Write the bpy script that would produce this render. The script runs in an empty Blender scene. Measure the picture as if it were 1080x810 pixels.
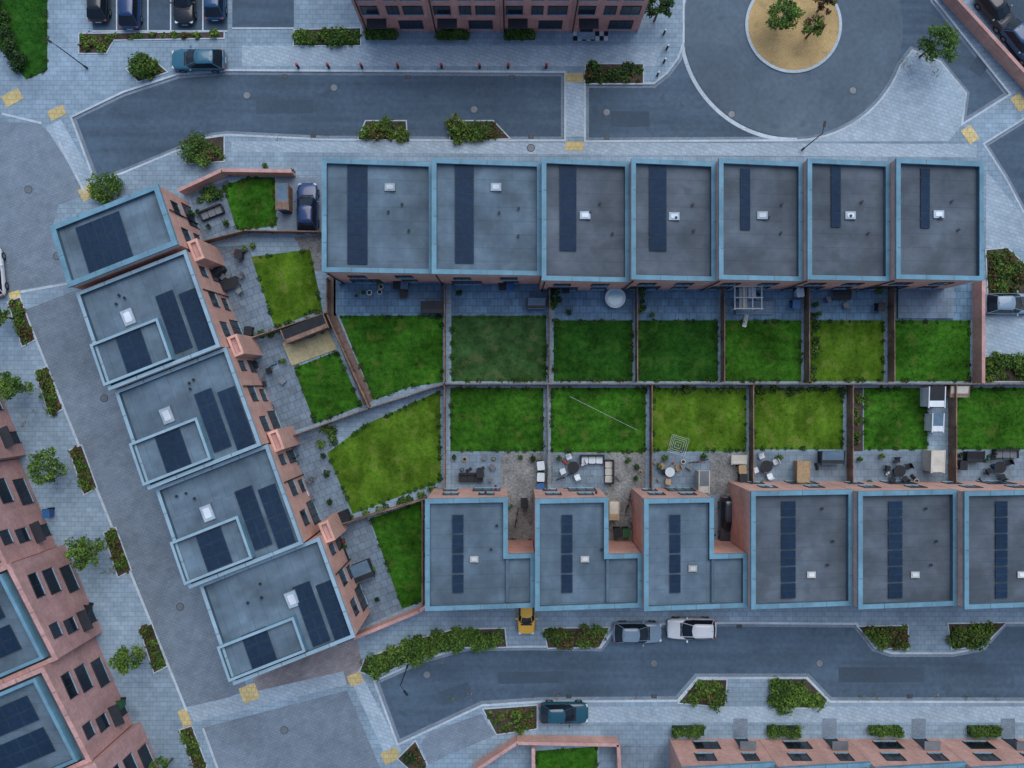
import bpy, math, random
import numpy as np
from mathutils import Vector, Matrix
from mathutils.geometry import tessellate_polygon
random.seed(7); rng=np.random.default_rng(7)
H=75.0; S=12.5
def W(x,y,z=0.0):
    k=(1-z/H)/S
    return ((x-540)*k,(405-y)*k)
def WL(pts,z=0.0): return [W(x,y,z) for x,y in pts]
scene=bpy.context.scene
# ------------------------------------------------------------ materials
def mat(name,c1,c2=None,scale=2.0,big=0.25,bigamt=0.25,rough=0.85,metal=0.0,bump=0.15,brick=None,wall=False,island=0.0,spec=0.3,rot=0,streak=None,contrast=(0.35,0.65),spots=None):
    m=bpy.data.materials.new(name); m.use_nodes=True
    nt=m.node_tree; N=nt.nodes; L=nt.links
    b=N['Principled BSDF']; b.inputs['Roughness'].default_value=rough; b.inputs['Metallic'].default_value=metal
    b.inputs['Specular IOR Level'].default_value=spec
    c2=c2 or tuple(v*0.8 for v in c1)
    tc=N.new('ShaderNodeTexCoord'); mp=N.new('ShaderNodeMapping'); mp.inputs['Rotation'].default_value=(0,0,rot)
    L.new(tc.outputs['Object'],mp.inputs['Vector']); vec=mp.outputs[0]
    n1=N.new('ShaderNodeTexNoise'); n1.inputs['Scale'].default_value=scale; n1.inputs['Detail'].default_value=4; n1.inputs['Roughness'].default_value=0.7
    L.new(vec,n1.inputs['Vector'])
    r=N.new('ShaderNodeValToRGB'); r.color_ramp.elements[0].position=contrast[0]; r.color_ramp.elements[1].position=contrast[1]
    r.color_ramp.elements[0].color=(*c2,1); r.color_ramp.elements[1].color=(*c1,1)
    L.new(n1.outputs['Fac'],r.inputs['Fac']); col=r.outputs['Color']
    hgt=n1.outputs['Fac']
    def mul(col,src):
        mx=N.new('ShaderNodeMix'); mx.data_type='RGBA'; mx.blend_type='MULTIPLY'; mx.inputs['Factor'].default_value=1
        L.new(col,mx.inputs['A']); L.new(src,mx.inputs['B']); return mx.outputs['Result']
    def rng_(src,f0,f1,t0,t1):
        mr=N.new('ShaderNodeMapRange'); mr.inputs['From Min'].default_value=f0; mr.inputs['From Max'].default_value=f1
        mr.inputs['To Min'].default_value=t0; mr.inputs['To Max'].default_value=t1; L.new(src,mr.inputs['Value']); return mr.outputs[0]
    if brick:
        bw,bh,mort,mc,var=brick
        bt=N.new('ShaderNodeTexBrick'); bt.inputs['Scale'].default_value=1.0
        bt.inputs['Brick Width'].default_value=bw; bt.inputs['Row Height'].default_value=bh
        bt.inputs['Mortar Size'].default_value=mort; bt.inputs['Mortar Smooth'].default_value=0.2
        bt.inputs['Color1'].default_value=(1,1,1,1); bt.inputs['Color2'].default_value=(var,var,var,1)
        bt.inputs['Mortar'].default_value=(mc,mc,mc,1)
        if wall:
            sp=N.new('ShaderNodeSeparateXYZ'); L.new(vec,sp.inputs[0])
            ad=N.new('ShaderNodeMath'); ad.operation='ADD'; L.new(sp.outputs[0],ad.inputs[0]); L.new(sp.outputs[1],ad.inputs[1])
            cb=N.new('ShaderNodeCombineXYZ'); L.new(ad.outputs[0],cb.inputs[0]); L.new(sp.outputs[2],cb.inputs[1])
            L.new(cb.outputs[0],bt.inputs['Vector'])
        else: L.new(vec,bt.inputs['Vector'])
        col=mul(col,bt.outputs['Color'])
    if bigamt>0:
        n2=N.new('ShaderNodeTexNoise'); n2.inputs['Scale'].default_value=big; n2.inputs['Detail'].default_value=3
        L.new(vec,n2.inputs['Vector']); col=mul(col,rng_(n2.outputs['Fac'],.3,.7,1-bigamt,1+bigamt))
    if streak:
        n3=N.new('ShaderNodeTexNoise'); n3.inputs['Scale'].default_value=1.0; n3.inputs['Detail'].default_value=3
        m3=N.new('ShaderNodeMapping'); m3.inputs['Scale'].default_value=streak[0]; L.new(vec,m3.inputs[0]); L.new(m3.outputs[0],n3.inputs['Vector'])
        col=mul(col,rng_(n3.outputs['Fac'],.35,.65,1-streak[1],1+streak[1]))
    if spots:
        n4=N.new('ShaderNodeTexNoise'); n4.inputs['Scale'].default_value=spots[0]; n4.inputs['Detail'].default_value=3; L.new(vec,n4.inputs['Vector'])
        mx=N.new('ShaderNodeMix'); mx.data_type='RGBA'; L.new(rng_(n4.outputs['Fac'],spots[1],spots[1]+.1,0,spots[3]),mx.inputs['Factor'])
        L.new(col,mx.inputs['A']); mx.inputs['B'].default_value=(*spots[2],1); col=mx.outputs['Result']
    if island>0:
        g=N.new('ShaderNodeNewGeometry'); col=mul(col,rng_(g.outputs['Random Per Island'],0,1,1-island,1+island))
    L.new(col,b.inputs['Base Color'])
    if bump>0:
        bp=N.new('ShaderNodeBump'); bp.inputs['Strength'].default_value=bump; bp.inputs['Distance'].default_value=0.05
        L.new(hgt,bp.inputs['Height']); L.new(bp.outputs[0],b.inputs['Normal'])
    return m
TH=math.atan2(.367,.93)
m_pave=mat('paving_slabs',(.27,.37,.455),(.21,.295,.37),scale=1.2,big=.12,bigamt=.2,brick=(.6,.4,.022,.62,.86),streak=((.5,.5,1),.08),spots=(.35,.62,(.2,.27,.34),.4))
m_pave2=mat('paving_light',(.38,.48,.56),(.30,.395,.475),scale=1.5,big=.2,bigamt=.12,brick=(.45,.3,.02,.68,.86),rot=.3,spots=(.4,.62,(.27,.35,.42),.4))
m_setts=mat('block_paving',(.215,.275,.335),(.165,.215,.27),scale=1.0,big=.15,bigamt=.2,brick=(.4,.2,.025,.74,.86),rot=-TH,spots=(.3,.62,(.14,.18,.22),.4))
m_setts_red=mat('block_paving_warm',(.30,.27,.28),(.23,.225,.24),scale=1.0,brick=(.4,.2,.025,.7,.8),rot=-TH)
m_asph=mat('asphalt',(.070,.112,.158),(.054,.088,.128),scale=2.5,big=.12,bigamt=.24,rough=.8,streak=((.06,1.2,1),.12),spots=(.8,.62,(.045,.068,.095),.6))
m_asph2=mat('asphalt_circle',(.100,.142,.182),(.079,.114,.150),scale=2.5,big=.15,bigamt=.2,spots=(.7,.62,(.06,.088,.115),.5))
m_asph3=mat('asphalt_patch',(.056,.086,.120),(.046,.072,.102),scale=4,bigamt=.1)
m_kerb=mat('kerb_stone',(.48,.56,.62),(.40,.48,.54),scale=3,bigamt=.15,brick=(.9,.9,.015,.6,.9))
m_patio=mat('patio_slabs_blue',(.17,.29,.41),(.12,.215,.315),scale=1.2,big=.5,bigamt=.22,brick=(.6,.6,.03,.55,.74))
m_patio2=mat('patio_slabs_grey',(.215,.285,.355),(.165,.225,.285),scale=1.2,big=.5,bigamt=.2,brick=(.6,.6,.025,.65,.82),spots=(.7,.6,(.13,.17,.2),.5))
m_patio3=mat('patio_gravel',(.28,.28,.27),(.12,.13,.14),scale=5,big=.6,bigamt=.25,bump=.5,spots=(.9,.58,(.10,.11,.09),.6))
m_patio_r=mat('patio_slabs_turned',(.185,.25,.315),(.14,.19,.25),scale=1.2,big=.5,bigamt=.2,brick=(.6,.6,.03,.6,.82),rot=-TH,spots=(.7,.6,(.11,.145,.18),.5))
dry=(.12,.14,.035)
lawns=[mat('lawn_a',(.044,.142,.013),(.017,.074,.007),scale=2.2,big=.35,bigamt=.42,bump=.6,rough=.95,spec=.05,streak=((.3,1.6,1),.16),spots=(.9,.57,dry,.38)),
       mat('lawn_b',(.026,.096,.013),(.011,.052,.007),scale=2.2,big=.4,bigamt=.42,bump=.6,rough=.95,spec=.05,spots=(.8,.56,(.055,.12,.02),.5)),
       mat('lawn_c',(.092,.172,.015),(.046,.116,.010),scale=2.4,big=.45,bigamt=.36,bump=.6,rough=.95,spec=.05,streak=((1.2,.25,1),.16),spots=(.9,.56,(.155,.175,.045),.5)),
       mat('lawn_d',(.046,.105,.034),(.024,.066,.018),scale=1.6,big=.6,bigamt=.42,bump=.6,rough=.95,spec=.05,spots=(.8,.54,(.10,.115,.05),.55))]
m_brick=mat('pink_brick',(.70,.42,.345),(.58,.335,.27),scale=3,big=.5,bigamt=.12,brick=(.225,.075,.01,.88,.88),wall=True,streak=((1.2,1.2,.15),.07))
m_brick2=mat('rose_brick',(.56,.335,.305),(.46,.265,.24),scale=3,big=.5,bigamt=.15,brick=(.225,.075,.01,.88,.85),wall=True,streak=((1.2,1.2,.15),.08))
roofs=[mat('roof_membrane_a',(.120,.175,.222),(.086,.130,.170),scale=1.1,big=.35,bigamt=.25,brick=(30,1.05,.025,.74,.94),streak=((.5,.12,1),.14),contrast=(.3,.7),spots=(.45,.58,(.068,.095,.115),.5)),
       mat('roof_membrane_b',(.100,.124,.150),(.074,.094,.116),scale=1.1,big=.35,bigamt=.25,brick=(30,1.05,.025,.76,.94),streak=((.12,.5,1),.14),contrast=(.3,.7),spots=(.5,.58,(.06,.072,.084),.5)),
       mat('roof_membrane_c',(.130,.190,.242),(.092,.140,.184),scale=.9,big=.3,bigamt=.3,brick=(1.05,30,.025,.74,.94),rot=-TH,streak=((.15,.6,1),.16),contrast=(.3,.7),spots=(.4,.58,(.072,.10,.125),.5))]
m_cop=mat('coping_metal',(.145,.285,.365),(.115,.24,.315),scale=1.5,big=.3,bigamt=.15,rough=.6,bump=.03,spec=.2,streak=((1,1,1),.08))
m_cop2=mat('coping_pale',(.27,.395,.47),(.22,.335,.41),scale=1.5,big=.3,bigamt=.12,rough=.6,bump=.03,spec=.2)
m_upst=mat('upstand_felt',(.085,.135,.175),(.065,.11,.145),scale=1.5)
m_solar=mat('solar_glass',(.014,.034,.066),(.010,.024,.050),scale=3,bigamt=.15,rough=.55,bump=0,spec=.12,brick=(.16,.16,.004,1.5,1))
m_sfr=mat('solar_frame',(.035,.06,.09),None,rough=.6,bump=0,spec=.1)
m_frame=mat('dark_frame',(.03,.035,.045),None,rough=.5,bump=0)
m_glass=mat('window_glass',(.012,.02,.032),(.008,.013,.022),scale=.8,rough=.12,bump=0,spec=.4)
m_white=mat('white_plastic',(.62,.67,.71),(.52,.58,.62),scale=2,bump=0,rough=.5)
m_lens=mat('rooflight_lens',(.36,.45,.52),(.26,.35,.42),scale=2,bump=0,rough=.4)
m_wood=mat('fence_timber',(.25,.165,.12),(.15,.10,.078),scale=4,big=.6,bigamt=.35,streak=((1,1,.3),.2))
m_deck=mat('deck_timber',(.50,.46,.28),(.38,.34,.20),scale=3,brick=(3,.14,.012,.35,.85),rot=-TH)
m_path=mat('brown_path',(.20,.14,.12),(.12,.085,.075),scale=3,bump=.4)
m_soil=mat('soil',(.085,.062,.052),(.040,.030,.025),scale=4,bump=.8)
m_gravel=mat('golden_gravel',(.50,.36,.17),(.36,.25,.11),scale=7,big=.4,bigamt=.2,bump=.6,spots=(1.2,.58,(.25,.2,.1),.5))
m_yel=mat('tactile_yellow',(.62,.50,.24),(.50,.41,.19),scale=3,brick=(.4,.4,.03,.7,.9))
m_leaf=mat('leaf_green',(.065,.135,.022),(.028,.070,.015),scale=1.2,bump=0,island=.45,rough=.7,spec=.2)
m_leaf2=mat('leaf_bright',(.125,.205,.032),(.058,.125,.022),scale=1.4,bump=0,island=.4,rough=.7,spec=.2)
m_leaf3=mat('leaf_rust',(.13,.07,.035),(.05,.055,.02),scale=1.5,bump=0,island=.4,rough=.7,spec=.2)
m_leaf4=mat('leaf_dark',(.030,.068,.020),(.014,.035,.012),scale=1.2,bump=0,island=.4,rough=.7,spec=.2)
m_bark=mat('bark',(.12,.09,.07),None,scale=6,bump=.5)
m_grey=mat('grey_metal',(.16,.18,.20),None,rough=.4,bump=0)
m_dark=mat('dark_plastic',(.018,.022,.028),(.012,.014,.018),rough=.5,bump=0)
m_bluep=mat('blue_grey_paint',(.10,.17,.24),None,rough=.6,bump=.05)
m_red=mat('red_paint',(.45,.05,.04),None,rough=.5,bump=0)
m_tyre=mat('tyre_rubber',(.015,.015,.016),None,bump=0)
m_tan=mat('tan_timber',(.42,.30,.18),(.30,.21,.12),scale=4,bump=.1)
m_cream=mat('cream_panel',(.50,.49,.43),(.42,.41,.36),scale=2,bump=.05)
m_teal=mat('water_teal',(.30,.55,.60),(.25,.48,.54),scale=4,rough=.1,bump=.1,spec=.5)
m_grass=mat('grass_blades',(.055,.150,.014),(.022,.08,.008),scale=1.5,bump=0,island=.5,rough=.9,spec=.05)
def paint(name,c): 
    m=mat(name,c,tuple(v*.9 for v in c),scale=1,bigamt=0,bump=0,rough=.28,spec=.5); m.node_tree.nodes['Principled BSDF'].inputs['Coat Weight'].default_value=.5; return m
# ------------------------------------------------------------ mesh builder
def ccw(p):
    a=sum(p[i][0]*p[(i+1)%len(p)][1]-p[(i+1)%len(p)][0]*p[i][1] for i in range(len(p)))
    return list(p) if a>0 else list(reversed(p))
def offset(p,d):
    p=ccw(p); n=len(p); out=[]
    for i in range(n):
        a=Vector(p[i-1]);b=Vector(p[i]);c=Vector(p[(i+1)%n])
        e1=(b-a).normalized(); e2=(c-b).normalized()
        n1=Vector((e1.y,-e1.x)); n2=Vector((e2.y,-e2.x))
        m=n1+n2
        if m.length<1e-4: m=n1.copy()
        m.normalize(); k=d/max(.35,m.dot(n1)); q=b+m*k; out.append((q.x,q.y))
    return out
class MB:
    def __init__(s): s.v=[];s.f=[];s.m=[];s.mats=[]
    def mi(s,m):
        if m not in s.mats: s.mats.append(m)
        return s.mats.index(m)
    def add(s,v,f,m):
        o=len(s.v); s.v+=[tuple(x) for x in v]; i=s.mi(m)
        for q in f: s.f.append([o+k for k in q]); s.m.append(i)
    def poly(s,p,z,m):
        p=ccw(p); hz=z if callable(z) else (lambda x,y:z)
        t=tessellate_polygon([[Vector((x,y,0)) for x,y in p]])
        o=[(x,y,hz(x,y)) for x,y in p]; fs=[]
        for a,b,c in t:
            ar=(p[b][0]-p[a][0])*(p[c][1]-p[a][1])-(p[c][0]-p[a][0])*(p[b][1]-p[a][1])
            fs.append((a,b,c) if ar>0 else (a,c,b))
        s.add(o,fs,m)
    def strip(s,p,z0,z1,m,flip=False):
        f0=z0 if callable(z0) else (lambda x,y:z0); f1=z1 if callable(z1) else (lambda x,y:z1)
        n=len(p); v=[(x,y,f0(x,y)) for x,y in p]+[(x,y,f1(x,y)) for x,y in p]
        fs=[(i,(i+1)%n,n+(i+1)%n,n+i) for i in range(n)]
        if flip: fs=[tuple(reversed(q)) for q in fs]
        s.add(v,fs,m)
    def ring(s,po,pi,z,m):
        f=z if callable(z) else (lambda x,y:z); n=len(po)
        v=[(x,y,f(x,y)) for x,y in po]+[(x,y,f(x,y)) for x,y in pi]
        s.add(v,[(i,(i+1)%n,n+(i+1)%n,n+i) for i in range(n)],m)
    def prism(s,p,z0,z1,m,mt=None):
        p=ccw(p); s.strip(p,z0,z1,m); s.poly(p,z1,mt or m)
    def box(s,cx,cy,z0,sx,sy,h,m,rot=0,mt=None,bev=0):
        c,sn=math.cos(rot),math.sin(rot)
        if bev:
            q=[(-sx/2+bev,-sy/2),(sx/2-bev,-sy/2),(sx/2,-sy/2+bev),(sx/2,sy/2-bev),(sx/2-bev,sy/2),(-sx/2+bev,sy/2),(-sx/2,sy/2-bev),(-sx/2,-sy/2+bev)]
        else: q=[(-sx/2,-sy/2),(sx/2,-sy/2),(sx/2,sy/2),(-sx/2,sy/2)]
        s.prism([(cx+x*c-y*sn,cy+x*sn+y*c) for x,y in q],z0,z0+h,m,mt)
    def cyl(s,cx,cy,z0,r,h,m,n=16,r2=None):
        r2=r if r2 is None else r2
        v=[(cx+r*math.cos(6.2832*i/n),cy+r*math.sin(6.2832*i/n),z0) for i in range(n)]+[(cx+r2*math.cos(6.2832*i/n),cy+r2*math.sin(6.2832*i/n),z0+h) for i in range(n)]
        s.add(v,[(i,(i+1)%n,n+(i+1)%n,n+i) for i in range(n)]+[tuple(range(n,2*n)),tuple(reversed(range(n)))],m)
    def tube(s,a,b,r1,r2,m,n=7):
        a=Vector(a);b=Vector(b);d=(b-a).normalized(); u=d.orthogonal().normalized(); w=d.cross(u)
        v=[a+(u*math.cos(6.2832*i/n)+w*math.sin(6.2832*i/n))*r1 for i in range(n)]+[b+(u*math.cos(6.2832*i/n)+w*math.sin(6.2832*i/n))*r2 for i in range(n)]
        s.add(v,[(i,(i+1)%n,n+(i+1)%n,n+i) for i in range(n)]+[tuple(range(n,2*n)),tuple(reversed(range(n)))],m)
    def obj(s,name,parent=None,smooth=False,loc=None,rot=None):
        me=bpy.data.meshes.new(name); me.from_pydata(s.v,[],s.f)
        for m in s.mats: me.materials.append(m)
        me.polygons.foreach_set('material_index',s.m)
        if smooth: me.polygons.foreach_set('use_smooth',[True]*len(s.f))
        me.update(); o=bpy.data.objects.new(name,me); scene.collection.objects.link(o)
        if parent: o.parent=parent
        if loc: o.location=loc
        if rot is not None: o.rotation_euler=(0,0,rot)
        return o
def empty(name,loc=(0,0,0),rot=0):
    o=bpy.data.objects.new(name,None); o.empty_display_size=.3; scene.collection.objects.link(o); o.location=loc; o.rotation_euler=(0,0,rot); return o
# ------------------------------------------------------------ ground & roads
def arc(cx,cy,r,a0,a1,n):
    return [(cx+r*math.cos(math.radians(a0+(a1-a0)*i/n)),cy+r*math.sin(math.radians(a0+(a1-a0)*i/n))) for i in range(n+1)]
CX,CY=837,28
roadA=[(76,124),(130,98),(188,79),(240,75),(595,77),(595,147),(478,147),(340,146),(240,141),(222,143),(130,181),(101,191)]
roadB=[(618,89),(690,89),(704,78),(716,62),(722,45),(722,-300),(900,-300),(985,0),(1064,99),(1016,129),(1020,98),(992,64),(962,52)]+arc(CX,CY,119,20,88,14)+[(618,148)]
roadC=[(1039,152),(1087,122),(1400,380),(1330,430),(1085,232),(1062,188)]
roadE=[(396,719),(445,697),(490,684),(560,683),(634,684),(652,660),(772,658),(903,659),(922,684),(940,690),(1005,690),(1037,684),(1060,658),(1500,655),(1500,740),(876,739),(852,714),(735,714),(714,738),(570,739),(508,743),(420,784)]
roads=[roadA,roadB,roadC,roadE]
RZ=-0.11
for i,r in enumerate(roads):
    g=MB(); g.poly(offset(WL(r),.05),RZ,m_asph); g.obj('road')
outer=[(-400,-400),(400,-400),(400,400),(-400,400)]
loops=[[Vector((x,y,0)) for x,y in outer]]
for r in roads:
    q=offset(WL(r),.06); loops.append([Vector((x,y,0)) for x,y in reversed(q)])
flat=[v for l in loops for v in l]
tri=tessellate_polygon(loops)
fs=[]
for a,b,c in tri:
    A,B_,C=flat[a],flat[b],flat[c]
    fs.append((a,b,c) if (B_-A).cross(C-A).z>0 else (a,c,b))
g=MB(); g.add([tuple(v) for v in flat],fs,m_pave); g.obj('pavement')
for r in roads:
    p=ccw(WL(r)); o=offset(p,.17); g=MB(); g.strip(p,RZ-.02,.016,m_kerb,flip=True); g.ring(o,p,.016,m_kerb); g.strip(o,-.02,.016,m_kerb); g.obj('kerb')
    gi=offset(p,-.26); g=MB(); g.ring(p,gi,RZ+.007,m_setts); g.obj('gutter_setts')
g=MB(); g.poly(WL([(x,y) for x,y in arc(CX,CY,116,0,360,72)[:-1]]),RZ+.012,m_asph2); g.obj('turning_circle')
g=MB(); a1=WL(arc(CX,CY,121,88,215,48)); a2=WL(arc(CX,CY,117,88,215,48))
n=len(a1); g.add([(x,y,RZ+.017) for x,y in a1]+[(x,y,RZ+.017) for x,y in a2],[(i,n+i,n+i+1,i+1) for i in range(n-1)],m_kerb); g.obj('kerb')
g=MB(); co=ccw(WL(arc(CX,26,51,0,360,64)[:-1])); ci=ccw(WL(arc(CX,26,48,0,360,64)[:-1]))
g.strip(co,RZ,.02,m_kerb); g.ring(co,ci,.02,m_kerb); g.poly(ci,.0,m_gravel); g.obj('gravel_island')
def sheet(name,pts,m,z=.004):
    g=MB(); g.poly(WL(pts),z,m); return g.obj(name)
sheet('paved_street',[(-300,118),(42,130),(60,150),(90,206),(62,216),(56,236),(78,296),(20,306),(-300,420)],m_setts)
sheet('paved_street',[(26,327),(88,303),(262,728),(197,750)],m_setts)
sheet('paved_street',[(212,768),(366,728),(402,812),(440,900),(260,900)],m_setts)
for (x0,y0,x1,y1) in [(25,326,197,750),(22,308,78,298),(62,150,90,204),(214,768,262,900),(2,120,44,130)]:
    a=Vector(W(x0,y0));b=Vector(W(x1,y1));d=b-a;c=(a+b)/2; g=MB(); g.box(c.x,c.y,0,d.length,.2,.025,m_kerb,rot=math.atan2(d.y,d.x)); g.obj('kerb')
sheet('paved_forecourt',[(262,742),(270,705),(375,668),(382,700),(368,722)],m_setts_red)
sheet('paved_fan',[(840,149),(1000,149),(1014,132),(1018,99),(991,66),(962,54)]+arc(CX,CY,121,20,80,12),m_pave2)
sheet('parking_bay',[(98,-80),(240,-80),(240,33),(98,33)],m_asph)
sheet('parking_court',[(245,-80),(310,-80),(310,30),(245,30)],m_asph)
sheet('parking_court',[(995,-80),(1300,-80),(1300,200),(1084,92)],m_asph3)
sheet('parking_bay',[(186,79),(188,56),(240,56),(241,75)],m_setts,z=.008)
sheet('parking_bay',[(444,785),(452,772),(508,753),(522,775),(452,806)],m_setts,z=.008)
sheet('paved_footway',[(617,90),(596,84),(596,144),(617,144)],m_pave2,z=.004)
sheet('paved_footway',[(372,722),(384,717),(424,792),(408,800)],m_pave2,z=.008)
sheet('paved_footway',[(196,746),(205,762),(366,722),(362,708)],m_pave2,z=.009)
sheet('paved_footway',[(48,134),(64,126),(104,196),(92,203)],m_pave2,z=.008)
sheet('paved_footway',[(1040,180),(1090,240),(1090,262),(1040,262)],m_pave2,z=.004)
sheet('paved_footway',[(1030,297),(1090,300),(1090,375),(1030,375)],m_pave2,z=.004)
sheet('paved_footway',[(255,48),(700,48),(690,70),(255,70)],m_pave2,z=.004)
sheet('paved_footway',[(244,149),(1030,152),(1030,166),(244,160)],m_pave2,z=.004)
sheet('paved_footway',[(540,745),(1090,745),(1090,762),(540,762)],m_pave2,z=.004)
for (x0,x1,y0,y1) in [(98,240,33,33),(245,310,30,30)]:
    a=W(x0,y0);b=W(x1,y0); g=MB(); g.box((a[0]+b[0])/2,a[1],0,b[0]-a[0],.15,.05,m_kerb); g.obj('kerb')
for x in (123,156,180,214):
    a=W(x,8); g=MB(); g.box(a[0],a[1],.004,.1,4.6,.006,m_white); g.obj('bay_marking')
for (x,y,w,h,r) in [(13,103,20,13,.5),(60,119,18,11,.45),(92,203,16,14,.5),(606,82,19,9,0),(606,154,19,9,0),(1023,142,12,17,.6),(1075,108,12,17,.6),
    (17,316,12,18,.3),(263,731,18,17,.35),(375,716,15,12,.4),(412,797,18,13,.4),(195,757,10,18,.35)]:
    X,Y=W(x,y); g=MB(); g.box(X,Y,.0,w/S,h/S,.024,m_yel,rot=r); g.obj('tactile_paving')
for (x,y,w,h,r) in [(300,112,60,14,.02),(665,125,40,16,0),(560,715,70,12,.02),(930,712,90,16,0),(480,732,34,14,.35),(1040,60,16,40,-.6)]:
    X,Y=W(x,y); g=MB(); g.box(X,Y,RZ,w/S,h/S,.008,m_asph3,rot=r); g.obj('road_patch')
for (x,y,z) in [(260,100,RZ),(352,92,RZ),(500,115,RZ),(640,118,RZ),(450,712,RZ),(690,700,RZ),(865,700,RZ),(60,270,0),(110,420,0),(190,640,0),(300,770,0),(30,200,0),(560,156,0.004)]:
    X,Y=W(x,y); g=MB(); g.cyl(X,Y,z,.34,.014,m_asph3,20); g.cyl(X,Y,z,.28,.018,m_grey,20); g.obj('manhole_cover')
for (x,y) in [(900,95),(772,120)]:
    X,Y=W(x,y); g=MB(); g.cyl(X,Y,RZ,.34,.026,m_asph3,20); g.cyl(X,Y,RZ,.28,.03,m_grey,20); g.obj('manhole_cover')
for (x,y) in [(300,80),(430,81),(540,81),(330,143),(560,144),(640,145),(780,661),(600,735),(690,735),(960,735)]:
    X,Y=W(x,y); g=MB(); g.box(X,Y,RZ,.45,.32,.018,m_dark)
    for k in range(4): g.box(X-.15+k*.1,Y,RZ+.018,.03,.28,.006,m_grey)
    g.obj('drain_grate')
# ------------------------------------------------------------ vegetation
def leaves(name,blobs,n,size,mats,parent=None,flat=.8):
    V=[];M_=[]
    for (x,y,z,r) in blobs:
        k=int(n*(r**1.5)/1.0)+20
        d=rng.normal(size=(k,3)); d/=np.linalg.norm(d,axis=1)[:,None]
        nz=1+.35*np.sin(d[:,0]*5+x*3)*np.cos(d[:,1]*4+y*2)
        rr=r*(.35+.65*rng.random(k)**.5)*nz
        c=d*rr[:,None]; c[:,2]*=flat; c+=np.array([x,y,z]); c[:,2]=np.maximum(c[:,2],.03)
        s=size*(.55+.9*rng.random(k))[:,None]
        a=rng.normal(size=(k,3)); a[:,2]*=.45; a/=np.linalg.norm(a,axis=1)[:,None]
        b=rng.normal(size=(k,3)); b[:,2]*=.45; b-=a*(a*b).sum(1)[:,None]; b/=np.linalg.norm(b,axis=1)[:,None]
        q=np.stack([c-a*s*.6,c-b*s*.35,c+a*s*.6,c+b*s*.35],1)
        V.append(q.reshape(-1,3)); mi=rng.integers(0,len(mats)) if len(mats)>1 else 0
        M_.append(np.where(rng.random(k)<.78,mi,rng.integers(0,len(mats),k)))
    V=np.concatenate(V); M_=np.concatenate(M_); nf=len(V)//4
    me=bpy.data.meshes.new(name); me.vertices.add(len(V)); me.vertices.foreach_set('co',V.astype(np.float32).ravel())
    me.loops.add(nf*4); me.loops.foreach_set('vertex_index',np.arange(nf*4,dtype=np.int32))
    me.polygons.add(nf); me.polygons.foreach_set('loop_start',np.arange(0,nf*4,4,dtype=np.int32)); me.polygons.foreach_set('loop_total',np.full(nf,4,dtype=np.int32))
    for m in mats: me.materials.append(m)
    me.polygons.foreach_set('material_index',M_.astype(np.int32)); me.update(calc_edges=True); me.validate()
    o=bpy.data.objects.new(name,me); scene.collection.objects.link(o)
    if parent: o.parent=parent
    return o
def inpoly(p,x,y):
    c=False;n=len(p)
    for i in range(n):
        x1,y1=p[i];x2,y2=p[i-1]
        if (y1>y)!=(y2>y) and x<(x2-x1)*(y-y1)/(y2-y1)+x1: c=not c
    return c
def scatter(p,n,marg=0):
    q=offset(p,-marg) if marg else p
    xs=[a for a,b in q]; ys=[b for a,b in q]; out=[];t=0
    while len(out)<n and t<n*60:
        t+=1; x=random.uniform(min(xs),max(xs)); y=random.uniform(min(ys),max(ys))
        if inpoly(q,x,y): out.append((x,y))
    return out
def planter(pts,n=8,r=(.35,.8),mats=None,name='planter_bed'):
    p=ccw(WL(pts)); e=empty(name)
    g=MB(); o=offset(p,.1); g.strip(o,0,.06,m_kerb); g.ring(o,p,.06,m_kerb); g.poly(p,.03,m_soil); g.obj('soil_bed',e)
    bl=[]
    for x,y in scatter(p,n,.3):
        rr=random.uniform(*r); bl.append((x,y,rr*.55,rr))
        for k in range(2):
            a=random.random()*6.28; bl.append((x+math.cos(a)*rr*.7,y+math.sin(a)*rr*.7,rr*.4,rr*.5))
    for x,y in scatter(p,n*3,.1): bl.append((x,y,.06,random.uniform(.12,.25)))
    if bl: leaves('shrubs',bl,260,.17,mats or [m_leaf,m_leaf2,m_leaf3,m_leaf2],e)
    return e
planter([(378,147),(386,128),(428,128),(429,147)],9,(.4,.85))
planter([(475,148),(476,128),(520,128),(537,146)],11,(.4,.85))
planter([(617,88),(618,68),(678,68),(678,88)],12,(.3,.55),[m_leaf,m_leaf3,m_leaf4])
planter([(310,48),(311,32),(380,30),(380,48)],14,(.4,.7),[m_leaf,m_leaf2])
planter([(84,56),(84,36),(236,34),(236,40),(120,42),(112,56)],14,(.25,.45))
planter([(134,73),(160,62),(176,76),(146,86)],6,(.4,.8))
planter([(380,708),(385,695),(440,674),(480,664),(532,663),(534,682),(490,682),(440,694),(396,713)],38,(.5,.9),[m_leaf,m_leaf2,m_leaf2])
planter([(574,663),(642,662),(632,682),(578,683)],12,(.35,.75))
planter([(905,661),(957,660),(957,684),(926,682)],11,(.35,.75))
planter([(1000,658),(1060,657),(1036,681),(1004,684)],11,(.35,.8))
planter([(716,741),(736,717),(766,717),(764,745)],8,(.45,.85))
planter([(812,716),(850,716),(872,738),(868,746),(814,746)],14,(.45,.9),[m_leaf,m_leaf2])
planter([(510,748),(566,744),(566,768),(524,774)],9,(.25,.55))
planter([(420,800),(438,782),(450,806),(440,818)],5,(.2,.45),[m_leaf3,m_leaf4])
planter([(1040,264),(1062,262),(1084,282),(1084,312),(1042,310)],20,(.3,.65),[m_leaf,m_leaf3,m_leaf2])
planter([(1031,377),(1090,375),(1090,402),(1031,402)],18,(.35,.8),[m_leaf2,m_leaf])
planter([(190,770),(202,766),(218,808),(210,820)],6,(.3,.55))
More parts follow.
